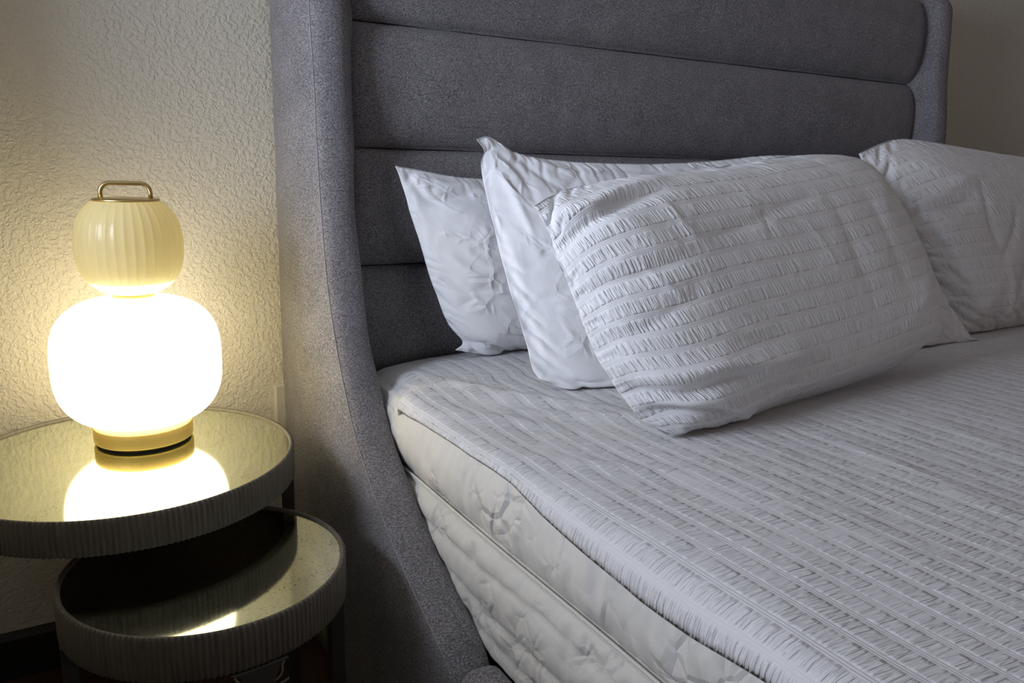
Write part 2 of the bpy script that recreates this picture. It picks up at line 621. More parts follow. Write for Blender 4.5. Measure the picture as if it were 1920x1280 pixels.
# headboard cushions
SEAMS = [0.33, 0.582, 0.832, 1.082, 1.334, 1.586]
def panel(z0, z1, seed):
    n, mm = 220, 46
    u = np.linspace(-1, 1, n)
    s = np.linspace(-1, 1, mm)
    U, Vv = np.meshgrid(u, s, indexing='ij')
    hz = (z1 - z0) / 2
    zc = (z0 + z1) / 2
    hw = 0.923 + 0.022 * np.sqrt(np.clip(1 - Vv ** 2, 0, 1))
    # edges: compress samples near the ends so the pillow roundness is smooth
    Ux = np.sign(U) * (1 - (1 - np.abs(U)) ** 1.6)
    X = XC + hw * Ux
    wob = smooth_noise((n, mm), (26, 3), seed) * 0.0012
    prof = (1 - np.abs(Vv) ** 2.6) ** 0.5
    endp = (1 - np.abs(Ux) ** 46) ** 0.5
    Y = 1.652 - 0.046 * prof * endp + wob * prof
    Z = zc + hz * Vv * (0.994) + smooth_noise((n, mm), (30, 1), seed + 9) * 0.0008
    G = np.stack([X, Y, Z], 2)
    Vt = G.reshape(-1, 3).tolist()
    F = grid_faces(n, mm).tolist()
    # back skirt so that the cushion is a closed solid
    base = len(Vt)
    border = [(i, 0) for i in range(n)] + [(n - 1, j) for j in range(1, mm)] + [(i, mm - 1) for i in range(n - 2, -1, -1)] + [(0, j) for j in range(mm - 2, 0, -1)]
    for i, j in border:
        x, y, z = G[i, j]
        Vt.append((x, 1.70, z))
    nb = len(border)
    for q in range(nb):
        r = (q + 1) % nb
        F.append((border[q][0] * mm + border[q][1], border[r][0] * mm + border[r][1], base + r, base + q))
    F.append(tuple(base + q for q in range(nb - 1, -1, -1)))
    return Vt, F
for q in range(5):
    v, f = panel(SEAMS[q], SEAMS[q + 1], 20 + q)
    obj('headboard_cushion', off(v, BL), f, M_FAB, bed)
v, f = box(XC - 1.0, XC + 1.0, 1.695, 1.757, 0.03, 1.578)
obj('headboard_back', off(v, BL), f, M_FAB, bed, smooth=False)

# wings: front edge sweeps forward towards the floor
WZ = [0.0, 0.20, 0.27, 0.30, 0.318, 0.335, 0.36, 0.39, 0.422, 0.46, 0.506, 0.54, 0.575, 0.605, 0.658, 0.71, 0.756, 0.80, 0.84, 0.89, 0.942, 1.00, 1.05, 1.12, 1.20, 1.28, 1.34, 1.46, 1.56, 1.600]
WY = [0.945, 0.945, 0.950, 0.966, 0.995, 1.035, 1.098, 1.155, 1.207, 1.262, 1.322, 1.362, 1.392, 1.412, 1.446, 1.474, 1.494, 1.511, 1.522, 1.532, 1.541, 1.550, 1.556, 1.562, 1.567, 1.577, 1.586, 1.593, 1.600, 1.606]
def wing(mirror):
    zs = np.concatenate([np.linspace(0.0, 0.28, 8), np.linspace(0.30, 1.55, 100), 1.55 + 0.045 * np.sin(np.linspace(0.1, 1, 9) * math.pi / 2)])
    yf = np.interp(zs, WZ, WY)
    ker = np.ones(5) / 5
    yp = np.pad(yf, 2, mode='edge')
    yf = np.convolve(yp, ker, 'valid')
    rows = []
    top0 = 1.55
    for z, y in zip(zs, yf):
        t = max(0.0, (z - top0) / 0.045)
        ins = 0.020 * (1 - math.sqrt(max(0.0, 1 - min(1, t) ** 2)))      # rounding over the top
        y = y + ins
        bulge = 0.002 * math.cos(2 * math.pi * (z - 1.082) / 0.25) if z > 0.6 else 0.0
        flare = 0.030 * max(0.0, 1 - z / 0.45) ** 1.5 if z < 0.45 else 0.0
        xin = 0.5555 + bulge
        deep = 0.585 if z > 0.66 else 0.5565
        xo_b, xo_f = 0.452 + ins + flare * 0.6, 0.481 + ins * .6 + flare * 0.3
        yb = WALL_Y - 0.004
        d = yb - y
        sec = []
        for s in np.linspace(0, 1, 16):                                   # outer side, slightly padded
            xx = xo_b + (xo_f - xo_b) * s ** 1.6 - 0.010 * math.sin(math.pi * s) ** 0.8
            sec.append((xx, yb - (d - 0.004) * s))
        sec += [(xo_f + 0.0015, y - 0.0005), (xo_f + 0.006, y - 0.006), (xo_f + 0.018, y - 0.0115), (xo_f + 0.036, y - 0.0135),
                (xin - 0.018, y - 0.0115), (xin - 0.006, y - 0.005), (xin - 0.0008, y + 0.006), (xin + 0.0008, y + 0.020)]
        ym = min(1.60, y + 0.045)
        sec += [(xin + 0.001 + (deep - xin) * 0.25, max(ym, y + 0.03)), (deep, max(1.635, y + 0.05)), (deep + 0.012, 1.70), (deep + 0.012, yb)]
        rows.append([(x if not mirror else 2 * XC - x, yy, z) for x, yy in sec])
    n, mm = len(rows), len(rows[0])
    V = [p for r in rows for p in r]
    F = []
    for i in range(n - 1):
        for j in range(mm):
            k_ = (j + 1) % mm
            q = (i * mm + j, i * mm + k_, (i + 1) * mm + k_, (i + 1) * mm + j)
            F.append(q if not mirror else q[::-1])
    top = tuple((n - 1) * mm + j for j in range(mm))
    bot = tuple(range(mm - 1, -1, -1))
    F += [top if not mirror else top[::-1], bot if not mirror else bot[::-1]]
    seam = [(r[16][0] - (0.0008 if not mirror else -0.0008), r[16][1] - 0.0002, r[16][2]) for r in rows if r[16][2] > 0.30]
    return V, F, seam
for mir in (False, True):
    v, f, seam = wing(mir)
    wo = obj('wing', off(v, BL), f, M_FAB, bed)
    sv, sf = tube(seam, 0.0009, 6)
    obj('seam', off(sv, BL), sf, M_THREAD, wo)
# side rails
def rounded_bar(x0, x1, yA, yB, z0, z1, r):
    """bar along Y with rounded long edges and a rounded end at yB"""
    sec = []
    for cx_, cz_, a0 in ((x1 - r, z0 + r, -90), (x1 - r, z1 - r, 0), (x0 + r, z1 - r, 90), (x0 + r, z0 + r, 180)):
        for a in np.linspace(a0, a0 + 90, 6):
            sec.append((cx_ + r * math.cos(math.radians(a)), cz_ + r * math.sin(math.radians(a))))
    cx_, cz_ = (x0 + x1) / 2, (z0 + z1) / 2
    rows = []
    for yy in np.linspace(yA, yB - r, 60):
        rows.append([(x, yy, z) for x, z in sec])
    for t in np.linspace(0.15, 1, 8):
        sh = r * (1 - math.cos(t * math.pi / 2)) * 0.9
        row = []
        for x, z in sec:
            dx = math.copysign(min(abs(x - cx_), sh), x - cx_)
            dz = math.copysign(min(abs(z - cz_), sh), z - cz_)
            row.append((x - dx, yB - r + r * math.sin(t * math.pi / 2), z - dz))
        rows.append(row)
    n, mm = len(rows), len(sec)
    V = [p for q in rows for p in q]
    F = [(i * mm + j, (i + 1) * mm + j, (i + 1) * mm + (j + 1) % mm, i * mm + (j + 1) % mm) for i in range(n - 1) for j in range(mm)]
    F += [tuple(range(mm)), tuple((n - 1) * mm + j for j in range(mm - 1, -1, -1))]
    return V, F
for mir in (False, True):
    v, f = rounded_bar(0.492, 0.562, -0.50, 0.962, 0.04, 0.302, 0.022)
    if mir:
        v = [(2 * XC - x, y, z) for x, y, z in v]
        f = [q[::-1] for q in f]
    obj('side_rail', off(v, BL), f, M_FAB, bed)
v, f = box(0.60, 2 * XC - 0.60, -0.45, 1.66, 0.20, 0.285)
obj('slat_base', off(v, BL), f, M_RUBBER, bed, smooth=False)

# ------------------------------------------------------------------ mattress
MX0, MX1, MY0, MY1, MZ0, MZ1 = 0.575, 2 * XC - 0.575, -0.46, 1.60, 0.288, 0.600
matt = thing('mattress', 'thick mattress in a creased off-white cover, visible along its side under the bedspread', 'mattress', (XC, 0.6, MZ0))
ML = (XC, 0.6, MZ0)
def side_x(y, z):
    """outer face of the cover: taut above the piping, long loose folds below"""
    up = 0.0085 * np.sin(np.clip((z - 0.48) / 0.125, 0, 1) * math.pi) ** 0.7
    lo = 0.0
    w_ = np.clip((1.35 - y) / 0.9, 0, 1) ** 0.7
    v1 = 0.446 - 0.024 * np.clip((y - 0.66) / 0.5, 0, 1) ** 1.2 + 0.002 * np.sin(y * 17)
    v2 = np.interp(y, (0.4, 0.80, 0.95, 1.1, 1.3), (0.380, 0.372, 0.362, 0.372, 0.40)) + 0.002 * np.sin(y * 13 + 1)
    v3 = v2 - 0.040
    for za, zb_, a in ((v1, 0.478 + 0 * y, 0.011), (v2, v1, 0.015), (v3, v2, 0.012), (0.286 + 0 * y, v3, 0.012)):
        q_ = np.clip((z - za) / np.maximum(zb_ - za, 0.004), 0, 1)
        lo = lo + a * np.sqrt(np.clip(4 * q_ * (1 - q_), 0, 1)) * (0.5 + 0.5 * w_)
    lo = lo * (z < 0.485)
    seam = 0.006 * np.exp(-((z - 0.48) / 0.008) ** 2)
    return 0.573 - up - lo + seam
n, mm = 300, 64
yy = np.linspace(MY0, 1.56, n)
zz = np.linspace(0.286, 0.612, mm)
Yg, Zg = np.meshgrid(yy, zz, indexing='ij')
Xg = side_x(Yg, Zg)
G0 = np.stack([Xg, Yg, Zg], 2)
rest = G0 * 1.022
fixed = np.zeros((n, mm), bool)
fixed[:, 0] = fixed[:, -1] = True
fixed[0] = fixed[-1] = True
jz = int(np.argmin(abs(zz - 0.48)))
fixed[:, jz] = True
nz = smooth_noise((n, mm), (60, 14), 5, 2)
start = G0.copy()
start[..., 0] -= 0.0015 * np.abs(nz) * (~fixed)
def frc(G, it):
    f_ = np.zeros_like(G)
    f_[..., 0] = -0.00002 + (0.00006 * nz if it < 25 else 0)
    return f_
base_x = Xg.ravel()
def prj(X, W):
    lim = side_x(X[:, 1], X[:, 2]) + 0.001
    bad = (X[:, 0] > lim) & (W > 0)
    X[bad, 0] = lim[bad]
    far = (X[:, 0] < lim - 0.011) & (W > 0)
    X[far, 0] = (lim - 0.011)[far]
    return X
G = relax(start, rest, fixed, 70, frc, prj, bend=0.10, inner=3)
uv = np.stack([G0[..., 1], G0[..., 2]], 2).reshape(-1, 2)
# cover: simulated left side joined to top, right side, foot and head
Vm = G.reshape(-1, 3).tolist()
Fm = grid_faces(n, mm).tolist()
base = len(Vm)
Vm += [(MX1, y, 0.286) for y in yy] + [(MX1, y, 0.612) for y in yy]
uvm = uv.tolist() + [(y, 2.2) for y in yy] + [(y, 1.9) for y in yy]
for i in range(n - 1):
    Fm.append((i * mm + mm - 1, (i + 1) * mm + mm - 1, base + n + i + 1, base + n + i))
    Fm.append((base + n + i, base + n + i + 1, base + i + 1, base + i))
    Fm.append((base + i, base + i + 1, (i + 1) * mm, i * mm))
Fm.append(tuple(j for j in range(mm)) + (base + n, base)[:2])
Fm.append(tuple((n - 1) * mm + j for j in range(mm - 1, -1, -1)) + (base + n - 1, base + 2 * n - 1))
obj('cover', off(Vm, ML), Fm, M_SHEET, matt, uv=uvm)
pp = [(float(side_x(np.float64(y), np.float64(0.4805))) - 0.0105, y, 0.4805 + 0.0012 * math.sin(y * 11)) for y in np.linspace(MY0, 1.52, 160)]
v1 = tube(pp, 0.0026, 8)
v2 = tube([(x + 0.001, y, z - 0.0062) for x, y, z in pp], 0.0016, 6)
obj('piping', off(v1[0], ML), v1[1], M_SHEET, matt)
obj('zipper_tape', off(v2[0], ML), v2[1], M_SHEET, matt)

# ------------------------------------------------------------------ bedspread
def spread():
    # arc-length section from the hem over the edge to the middle and down the far side
    s_hem = [(-0.010, -0.052), (-0.012, -0.040), (-0.010, -0.030), (-0.004, -0.018), (0.008, -0.0085), (0.026, -0.003), (0.055, 0.0), (0.09, 0.0)]
    xs = np.array([p[0] for p in s_hem]); zs = np.array([p[1] for p in s_hem])
    xs = np.concatenate([xs, np.linspace(0.10, 1.83, 205), 1.92 - xs[::-1]])
    zs = np.concatenate([zs, np.zeros(205), zs[::-1]])
    ys = np.concatenate([np.linspace(-0.50, 1.25, 150), np.linspace(1.262, 1.60, 60)])
    n_, m_ = len(ys), len(xs)
    G = np.zeros((n_, m_, 3))
    nz1 = smooth_noise((n_, m_), (7, 6), 11, 2)
    nz2 = smooth_noise((n_, m_), (9, 44), 12)
    nz3 = smooth_noise((n_, m_), (26, 24), 13)
    hemw = smooth_noise((n_, 1), (26, 1), 15)[:, 0]
    for i, y in enumerate(ys):
        t = min(1.0, max(0.0, (y - 1.305) / 0.075))
        t = t * t * (3 - 2 * t)
        x0 = 0.552 + 0.026 * t
        X = x0 + xs * (1.9 - 2 * 0.026 * t) / 1.9
        zh = np.interp(y, (0.43, 0.53, 0.61, 0.71, 0.82, 0.90, 1.07, 1.18, 1.32, 1.40), (0.597, 0.589, 0.586, 0.594, 0.604, 0.618, 0.620, 0.617, 0.606, 0.590))
        drop = np.where(zs < 0, zs, 0) * (0.643 - zh) / 0.052
        hd = max(0.0, (y - 1.42) / 0.18)
        roll = -0.020 * hd ** 2 - 0.05 * np.exp(-xs / 0.07) * t * 0.55
        near = np.exp(-np.minimum(xs, 1.92 - xs) / 0.05)
        Z = 0.643 + drop + roll
        X = X + hemw[i] * 0.0022 * near
        Z = Z + 0.0035 * nz1[i] * (1 - near) + 0.0013 * nz2[i] * (1 - near) + 0.0014 * nz3[i]
        G[i, :, 0] = X
        G[i, :, 1] = y + 0.0
        G[i, :, 2] = Z
    # soft diagonal puffs near the corner by the headboard
    for (cx_, cy_, ang, ln, wd, am) in ((0.66, 1.30, 2.2, 0.16, 0.018, 0.008), (0.74, 1.16, 2.35, 0.18, 0.025, 0.007),
                                       (0.64, 1.42, 2.0, 0.12, 0.016, 0.006), (0.82, 1.02, 2.5, 0.2, 0.022, 0.006),
                                       (0.64, 1.10, 2.3, 0.10, 0.02, 0.005), (0.66, 0.86, 2.4, 0.12, 0.022, 0.004),
                                       (1.25, 0.55, 1.35, 0.25, 0.02, 0.002), (1.05, 0.62, 1.45, 0.2, 0.016, 0.002),
                                       (1.75, 0.70, 1.2, 0.20, 0.012, 0.0018), (1.45, 0.35, 1.3, 0.25, 0.015, 0.002)):
        dx, dy = G[..., 0] - cx_, G[..., 1] - cy_
        a_ = dx * math.cos(ang) + dy * math.sin(ang)
        b_ = -dx * math.sin(ang) + dy * math.cos(ang)
        G[..., 2] += 1.5 * am * np.exp(-(a_ / ln) ** 2 - (b_ / wd) ** 2)
    arc = np.concatenate([[0], np.cumsum(np.hypot(np.diff(xs), np.diff(zs)))])
    UV = np.zeros((n_, m_, 2))
    UV[..., 0] = ys[:, None]
    UV[..., 1] = arc[None, :]
    return G, UV
G, UV = spread()
n, mm = G.shape[:2]
sp = obj('bedspread', off(G.reshape(-1, 3), (XC, 0.6, 0.64)), grid_faces(n, mm, True), M_SEER_D, uv=UV.reshape(-1, 2))
sp.location = (XC, 0.6, 0.64)
tag(sp, 'white seersucker bedspread lying over the mattress under the pillows', 'bedspread')
so = sp.modifiers.new('thickness', 'SOLIDIFY')
so.thickness = 0.006
so.offset = -1

# ------------------------------------------------------------------ pillows
def ray(px, py):
    a, b = (px - 960) / 1493.33, (py - 640) / 1493.33
    return np.array([a * RIGHT[k_] + b * DOWN[k_] + FWD[k_] for k_ in range(3)])

def resample(P, n_):
    P = np.asarray(P, float)
    # Catmull-Rom then even arc length
    Q = np.vstack([2 * P[0] - P[1], P, 2 * P[-1] - P[-2]])
    out = []
    for i in range(1, len(Q) - 2):
        t = np.linspace(0, 1, 24, endpoint=False)[:, None]
        p0, p1, p2, p3 = Q[i - 1], Q[i], Q[i + 1], Q[i + 2]
        out.append(0.5 * (2 * p1 + (p2 - p0) * t + (2 * p0 - 5 * p1 + 4 * p2 - p3) * t ** 2 + (3 * p1 - p0 - 3 * p2 + p3) * t ** 3))
    C = np.vstack(out + [P[-1:]])
    d = np.concatenate([[0], np.cumsum(np.linalg.norm(np.diff(C, axis=0), axis=1))])
    s = np.linspace(0, d[-1], n_)
    return np.stack([np.interp(s, d, C[:, k_]) for k_ in range(C.shape[1])], 1)

def crease_field(C, segs):
    """creases pressed into the cloth: polylines in the pillow's plane, (points, width, depth)"""
    out = np.zeros(C.shape[:2])
    for pts, wd, dp in segs:
        P = resample(pts, 14) if len(pts) > 2 else np.linspace(pts[0], pts[1], 14)
        best = np.full(C.shape[:2], 1e9)
        bt = np.zeros(C.shape[:2])
        for k_ in range(len(P) - 1):
            a, b = P[k_], P[k_ + 1]
            ab = b - a
            t = np.clip(((C - a) @ ab) / (ab @ ab + 1e-12), 0, 1)
            q = a + t[..., None] * ab
            d_ = np.hypot(C[..., 0] - q[..., 0], C[..., 1] - q[..., 1])
            m_ = d_ < best
            best = np.where(m_, d_, best)
            bt = np.where(m_, (k_ + t) / (len(P) - 1), bt)
        out += dp * np.exp(-(best / wd) ** 1.3) * np.sin(np.clip(bt * 0.9 + 0.08, 0, 1) * math.pi) ** 0.6
    return out

def random_creases(C, n_, seed, depth, wd):
    r = np.random.default_rng(seed)
    lo, hi = C.reshape(-1, 2).min(0), C.reshape(-1, 2).max(0)
    segs = []
    for _ in range(n_):
        c = lo + (hi - lo) * r.random(2)
        a = r.random() * math.pi
        l = 0.02 + 0.07 * r.random()
        bend_ = (r.random() - 0.5) * 0.6
        dirv = np.array([math.cos(a), math.sin(a)])
        nv_ = np.array([-dirv[1], dirv[0]])
        segs.append(([tuple(c - dirv * l), tuple(c + nv_ * l * bend_), tuple(c + dirv * l)], wd * (0.6 + 0.8 * r.random()), depth * (0.4 + 0.9 * r.random()) * (1 if r.random() < 0.6 else -1)))
    return segs

def pillow(name, label, mat, origin, along, lean, outline, width, height, excess=0.06, nu=150, nv=88,
           press=0.00022, seed=1, fmax=0.085, bmax=0.05, zmin=0.648, iters=130, curl=None, bend=0.03, group=None, bow=0.0, gather=0.07, rumple=0.018, folds=(), rcount=30, rdepth=0.003, rwidth=0.006):
    """outline: left, bottom, right, top edges of the case in the pillow's own plane (u across, v up), metres"""
    o = np.array(origin, float)
    d = np.array([math.cos(along), math.sin(along), 0])
    back = np.array([-d[1], d[0], 0])
    t = math.radians(lean)
    up = np.array([0, 0, 1]) * math.cos(t) + back * math.sin(t)
    nf = np.cross(d, up)                                  # towards the viewer side
    if nf[1] > 0:
        nf = -nf
    Lf, Bt, Rt, Tp = [resample(outline[k_], q_) for k_, q_ in zip(('left', 'bottom', 'right', 'top'), (nv, nu, nv, nu))]
    # left: bottom->top, right: bottom->top, bottom: left->right, top: left->right
    uu = np.linspace(0, 1, nu)[:, None, None]
    vv = np.linspace(0, 1, nv)[None, :, None]
    C = (1 - uu) * Lf[None] + uu * Rt[None] + (1 - vv) * Bt[:, None] + vv * Tp[:, None] \
        - ((1 - uu) * (1 - vv) * Bt[0] + uu * (1 - vv) * Bt[-1] + (1 - uu) * vv * Tp[0] + uu * vv * Tp[-1])
    # ragged seam: gathers
    edge = np.zeros((nu, nv), bool)
    edge[0] = edge[-1] = True
    edge[:, 0] = edge[:, -1] = True
    wob = smooth_noise((nu, nv), (34, 22), seed + 50)
    flat = o + C[..., :1] * d + C[..., 1:2] * up
    flat = flat + nf * (wob * 0.004 * edge)[..., None]
    Uc, Vc = np.linspace(-1, 1, nu)[:, None], np.linspace(-1, 1, nv)[None]
    if bow:
        flat = flat + nf * (bow * (1 - Uc ** 2) * (1 - Vc ** 2))[..., None]
    if curl is not None:
        flat = flat + nf * curl(Uc, Vc)[..., None]
    dome = ((1 - np.abs(Uc) ** 3.0) * (1 - np.abs(Vc) ** 2.4)) ** 0.62
    rnz = smooth_noise((nu, nv), (16, 10), seed, 3)
    sheets = []
    dd = np.minimum((1 - np.abs(Uc)) * width / 2, (1 - np.abs(Vc)) * height / 2)
    dc = np.hypot((1 - np.abs(Uc)) * width / 2, (1 - np.abs(Vc)) * height / 2)
    cap = ((1 - np.exp(-(dd / 0.075) ** 1.15)) * (1 - 0.55 * np.exp(-(dc / 0.10) ** 2))).ravel() / 0.93 + 0.02
    flatr = flat.reshape(-1, 3)
    tlim = (0.0012 + 0.45 * dd).ravel()
    hoff0 = ((flat - o) @ nf).ravel()
    for side, mx in ((1, fmax), (-1, bmax)):
        st = flat + nf * (side * mx * 0.55 * dome)[..., None] + nf * (side * 0.003 * rnz * dome)[..., None]
        fx = edge.copy()
        rst = np.stack([C[..., 0], C[..., 1], np.zeros((nu, nv))], 2)
        du_ = (1 - np.abs(Uc)) * width / 2
        dv_ = (1 - np.abs(Vc)) * height / 2
        nlo = smooth_noise((nu, nv), (8, 5), seed + 5)
        nhi = smooth_noise((nu, nv), (22, 13), seed + 6)
        su = 1 + excess + gather * np.exp(-dv_ / 0.045) + rumple * nlo + 0.006 * nhi
        sv = 1 + excess + gather * np.exp(-du_ / 0.045) + rumple * np.roll(nlo, 11, 0) + 0.006 * nhi[::-1]
        hoff = hoff0 * side
        def force(G_, it, side=side):
            Nn = normals(G_)
            if (Nn[nu // 2, nv // 2] @ nf) * side < 0:
                Nn = -Nn
            p = press * Nn
            p[..., 2] -= 0.00003
            return p
        def project(X, W, side=side, mx=mx):
            h = (X - o) @ nf * side - hoff
            lim = mx * cap
            over = (h > lim) & (W > 0)
            X[over] -= (nf * side)[None] * ((h - lim)[over] * 0.7)[:, None]
            und = (h < 0.001) & (W > 0)
            X[und] -= (nf * side)[None] * ((h - 0.001)[und])[:, None]
            D_ = X - flatr
            hn = D_ @ nf
            T_ = D_ - hn[:, None] * nf[None]
            tl = np.sqrt((T_ ** 2).sum(1)) + 1e-9
            ex = (tl > tlim) & (W > 0)
            X[ex] -= T_[ex] * (1 - tlim[ex] / tl[ex])[:, None]
            low = (X[:, 2] < zmin) & (W > 0)
            X[low, 2] = zmin
            return X
        if side < 0:
            su = np.full((nu, nv), 1 + excess)
            sv = su
        sheets.append(relax(st, rst, fx, iters, force, project, bend=bend, inner=3, su=su, sv=sv))
    A, B = sheets
    inner_ = (1 - np.exp(-(dd / 0.02) ** 2))
    cf = crease_field(C, list(folds) + random_creases(C, rcount, seed + 77, rdepth, rwidth)) * inner_
    A = A + normals(A) * (1 if normals(A)[nu // 2, nv // 2] @ nf > 0 else -1) * cf[..., None]
    A[..., 2] = np.maximum(A[..., 2], zmin - 0.002)
    B[..., 2] = np.maximum(B[..., 2], zmin - 0.002)
    # weld the two sheets along the seam
    idx_b = np.arange(nu * nv).reshape(nu, nv) + nu * nv
    idx_b[edge] = np.arange(nu * nv).reshape(nu, nv)[edge]
    V_ = np.vstack([A.reshape(-1, 3), B.reshape(-1, 3)])
    Fa = grid_faces(nu, nv)
    Fb = idx_b.ravel()[grid_faces(nu, nv, True)]
    UVa = np.stack([np.broadcast_to(np.linspace(0, width, nu)[:, None], (nu, nv)), np.broadcast_to(np.linspace(0, height, nv)[None], (nu, nv))], 2).reshape(-1, 2)
    UVb = UVa + (3.1, 2.017)
    e1 = A[nu // 2 + 1, nv // 2] - A[nu // 2, nv // 2]
    e2 = A[nu // 2, nv // 2 + 1] - A[nu // 2, nv // 2]
    if np.cross(e1, e2) @ nf < 0:
        Fa, Fb = Fa[:, ::-1], Fb[:, ::-1]
    ob = obj(name, off(V_, o), np.vstack([Fa, Fb]), mat, uv=np.vstack([UVa, UVb]))
    # drop the unused duplicate seam vertices of the back sheet
    import bmesh
    bm = bmesh.new(); bm.from_mesh(ob.data)
    bmesh.ops.delete(bm, geom=[v_ for v_ in bm.verts if not v_.link_faces], context='VERTS')
    bm.to_mesh(ob.data); bm.free()
    ob.data.polygons.foreach_set('use_smooth', [True] * len(ob.data.polygons))
    ob.location = tuple(o)
    sm = ob.modifiers.new('smooth', 'SUBSURF')
    sm.levels = sm.render_levels = 1
    tag(ob, label, 'pillow', group)
    return ob

def plane_uv(origin, along, lean, pts):
    """pillow-plane coordinates of edge points seen in the photograph"""
    o = np.array(origin, float)
    d = np.array([math.cos(along), math.sin(along), 0])
    back = np.array([-d[1], d[0], 0])
    t = math.radians(lean)
    up = np.array([0, 0, 1]) * math.cos(t) + back * math.sin(t)
    nf = np.cross(d, up)
    c = np.array([0, 0, H])
    out = []
    for q in pts:
        r = ray(*q)
        s = ((o - c) @ nf) / (r @ nf)
        P = c + r * s - o
        out.append((float(P @ d), float(P @ up)))
    return out

#PILLOWS
def build_pillows():
    # front sham, seersucker
    o3, a3, l3 = (0.838, 0.90, 0.655), 0.09, 30
    px = dict(left=[(1274, 828), (1228, 803), (1188, 772), (1165, 742), (1135, 700), (1105, 640), (1075, 562), (1045, 492), (1030, 440), (997, 386)],
              bottom=[(1274, 828), (1304, 806), (1368, 798), (1450, 764), (1560, 732), (1640, 704), (1690, 682), (1716, 630)],
              right=[(1716, 630), (1722, 560), (1708, 480), (1680, 410), (1638, 345), (1588, 300)],
              top=[(997, 386), (1050, 358), (1110, 343), (1200, 328), (1330, 316), (1450, 296), (1530, 292), (1588, 300)])
    e = {k_: plane_uv(o3, a3, l3, q) for k_, q in px.items()}
    fd = [(plane_uv(o3, a3, l3, p), w_, d_) for p, w_, d_ in (
        ([(1040, 470), (1085, 448), (1150, 415), (1215, 395)], 0.011, -0.020),
        ([(1015, 410), (1080, 425), (1140, 395), (1230, 365)], 0.014, 0.010),
        ([(1160, 728), (1230, 722), (1300, 694), (1350, 684)], 0.010, -0.020),
        ([(1190, 700), (1280, 682), (1380, 668), (1445, 650)], 0.018, 0.017),
        ([(1195, 770), (1255, 752), (1310, 752), (1350, 765)], 0.010, -0.018),
        ([(1180, 750), (1240, 738), (1300, 730)], 0.010, 0.008),
        ([(1300, 735), (1360, 760), (1400, 790)], 0.012, 0.008),
        ([(1440, 655), (1425, 690), (1370, 705)], 0.010, -0.008),
        ([(1075, 565), (1120, 545), (1180, 530), (1260, 500)], 0.010, -0.006),
        ([(1110, 640), (1170, 620), (1260, 560)], 0.012, -0.006),
        ([(1560, 390), (1590, 470), (1620, 560)], 0.020, -0.003),
        ([(1500, 400), (1530, 500), (1570, 600)], 0.018, -0.003),
        ([(1660, 500), (1650, 560), (1610, 620)], 0.024, 0.003),
        ([(1280, 480), (1380, 440), (1470, 400)], 0.010, -0.004),
        ([(1440, 290), (1500, 330), (1550, 390)], 0.014, -0.002),
        ([(1200, 400), (1245, 470), (1290, 490)], 0.010, 0.004))]
    pillow('pillow', 'front pillow in a puckered seersucker case, lowest in the picture, leaning on plain pillows', M_SEER,
           o3, a3, l3, e, 0.92, 0.50, excess=0.030, nu=180, nv=104, seed=3, fmax=0.085, bmax=0.035, press=0.00020, rumple=0.028, gather=0.10, folds=fd, rcount=14, rdepth=0.0025)
    # middle plain pillow
    o2, a2, l2 = (0.85, 1.20, 0.655), -0.07, 26
    px = dict(left=[(1132, 740), (1060, 730), (1003, 702), (985, 645), (958, 560), (935, 470), (915, 390), (900, 310), (905, 285), (888, 262)],
              bottom=[(1132, 740), (1250, 735), (1400, 715), (1550, 690), (1700, 668), (1838, 654)],
              right=[(1838, 654), (1800, 598), (1765, 540), (1735, 470), (1690, 400), (1650, 340), (1600, 300)],
              top=[(888, 262), (912, 256), (960, 282), (1020, 296), (1100, 303), (1220, 306), (1340, 300), (1440, 290), (1520, 294), (1600, 300)])
    e = {k_: plane_uv(o2, a2, l2, q) for k_, q in px.items()}
    fd = [(plane_uv(o2, a2, l2, p), w_, d_) for p, w_, d_ in (
        ([(905, 310), (945, 350), (985, 430), (1010, 500)], 0.008, 0.007),
        ([(925, 285), (970, 330), (1000, 400)], 0.008, -0.008),
        ([(960, 290), (1010, 340), (1060, 372)], 0.007, -0.007),
        ([(990, 300), (1060, 330), (1110, 332)], 0.008, 0.006),
        ([(1060, 305), (1075, 335), (1040, 380)], 0.006, -0.005),
        ([(940, 470), (965, 560), (1000, 640), (1022, 700)], 0.004, -0.005),
        ([(955, 450), (985, 560), (1025, 660)], 0.010, 0.006),
        ([(1000, 560), (1040, 545), (1080, 520)], 0.006, -0.005),
        ([(1000, 690), (1040, 688), (1090, 704), (1130, 696)], 0.008, -0.014),
        ([(1005, 705), (1060, 722), (1130, 722)], 0.010, 0.010),
        ([(1080, 700), (1095, 730), (1125, 738)], 0.007, -0.010),
        ([(1100, 305), (1180, 322), (1260, 316)], 0.006, -0.005),
        ([(1240, 300), (1320, 312), (1400, 300)], 0.006, -0.005),
        ([(930, 380), (990, 390), (1040, 420)], 0.006, 0.004),
        ([(970, 420), (1010, 470), (1050, 480)], 0.006, -0.004))]
    pillow('pillow', 'plain white pillow with a twisted upper corner, sandwiched behind the seersucker one', M_PLAIN,
           o2, a2, l2, e, 1.05, 0.50, excess=0.025, nu=170, nv=96, seed=14, fmax=0.050, bmax=0.05, press=0.00018, rumple=0.03, gather=0.09, folds=fd, rcount=60, rdepth=0.003, rwidth=0.005)
    # rear plain pillow against the headboard
    o1, a1, l1 = (0.80, 1.495, 0.655), 0.0, 9
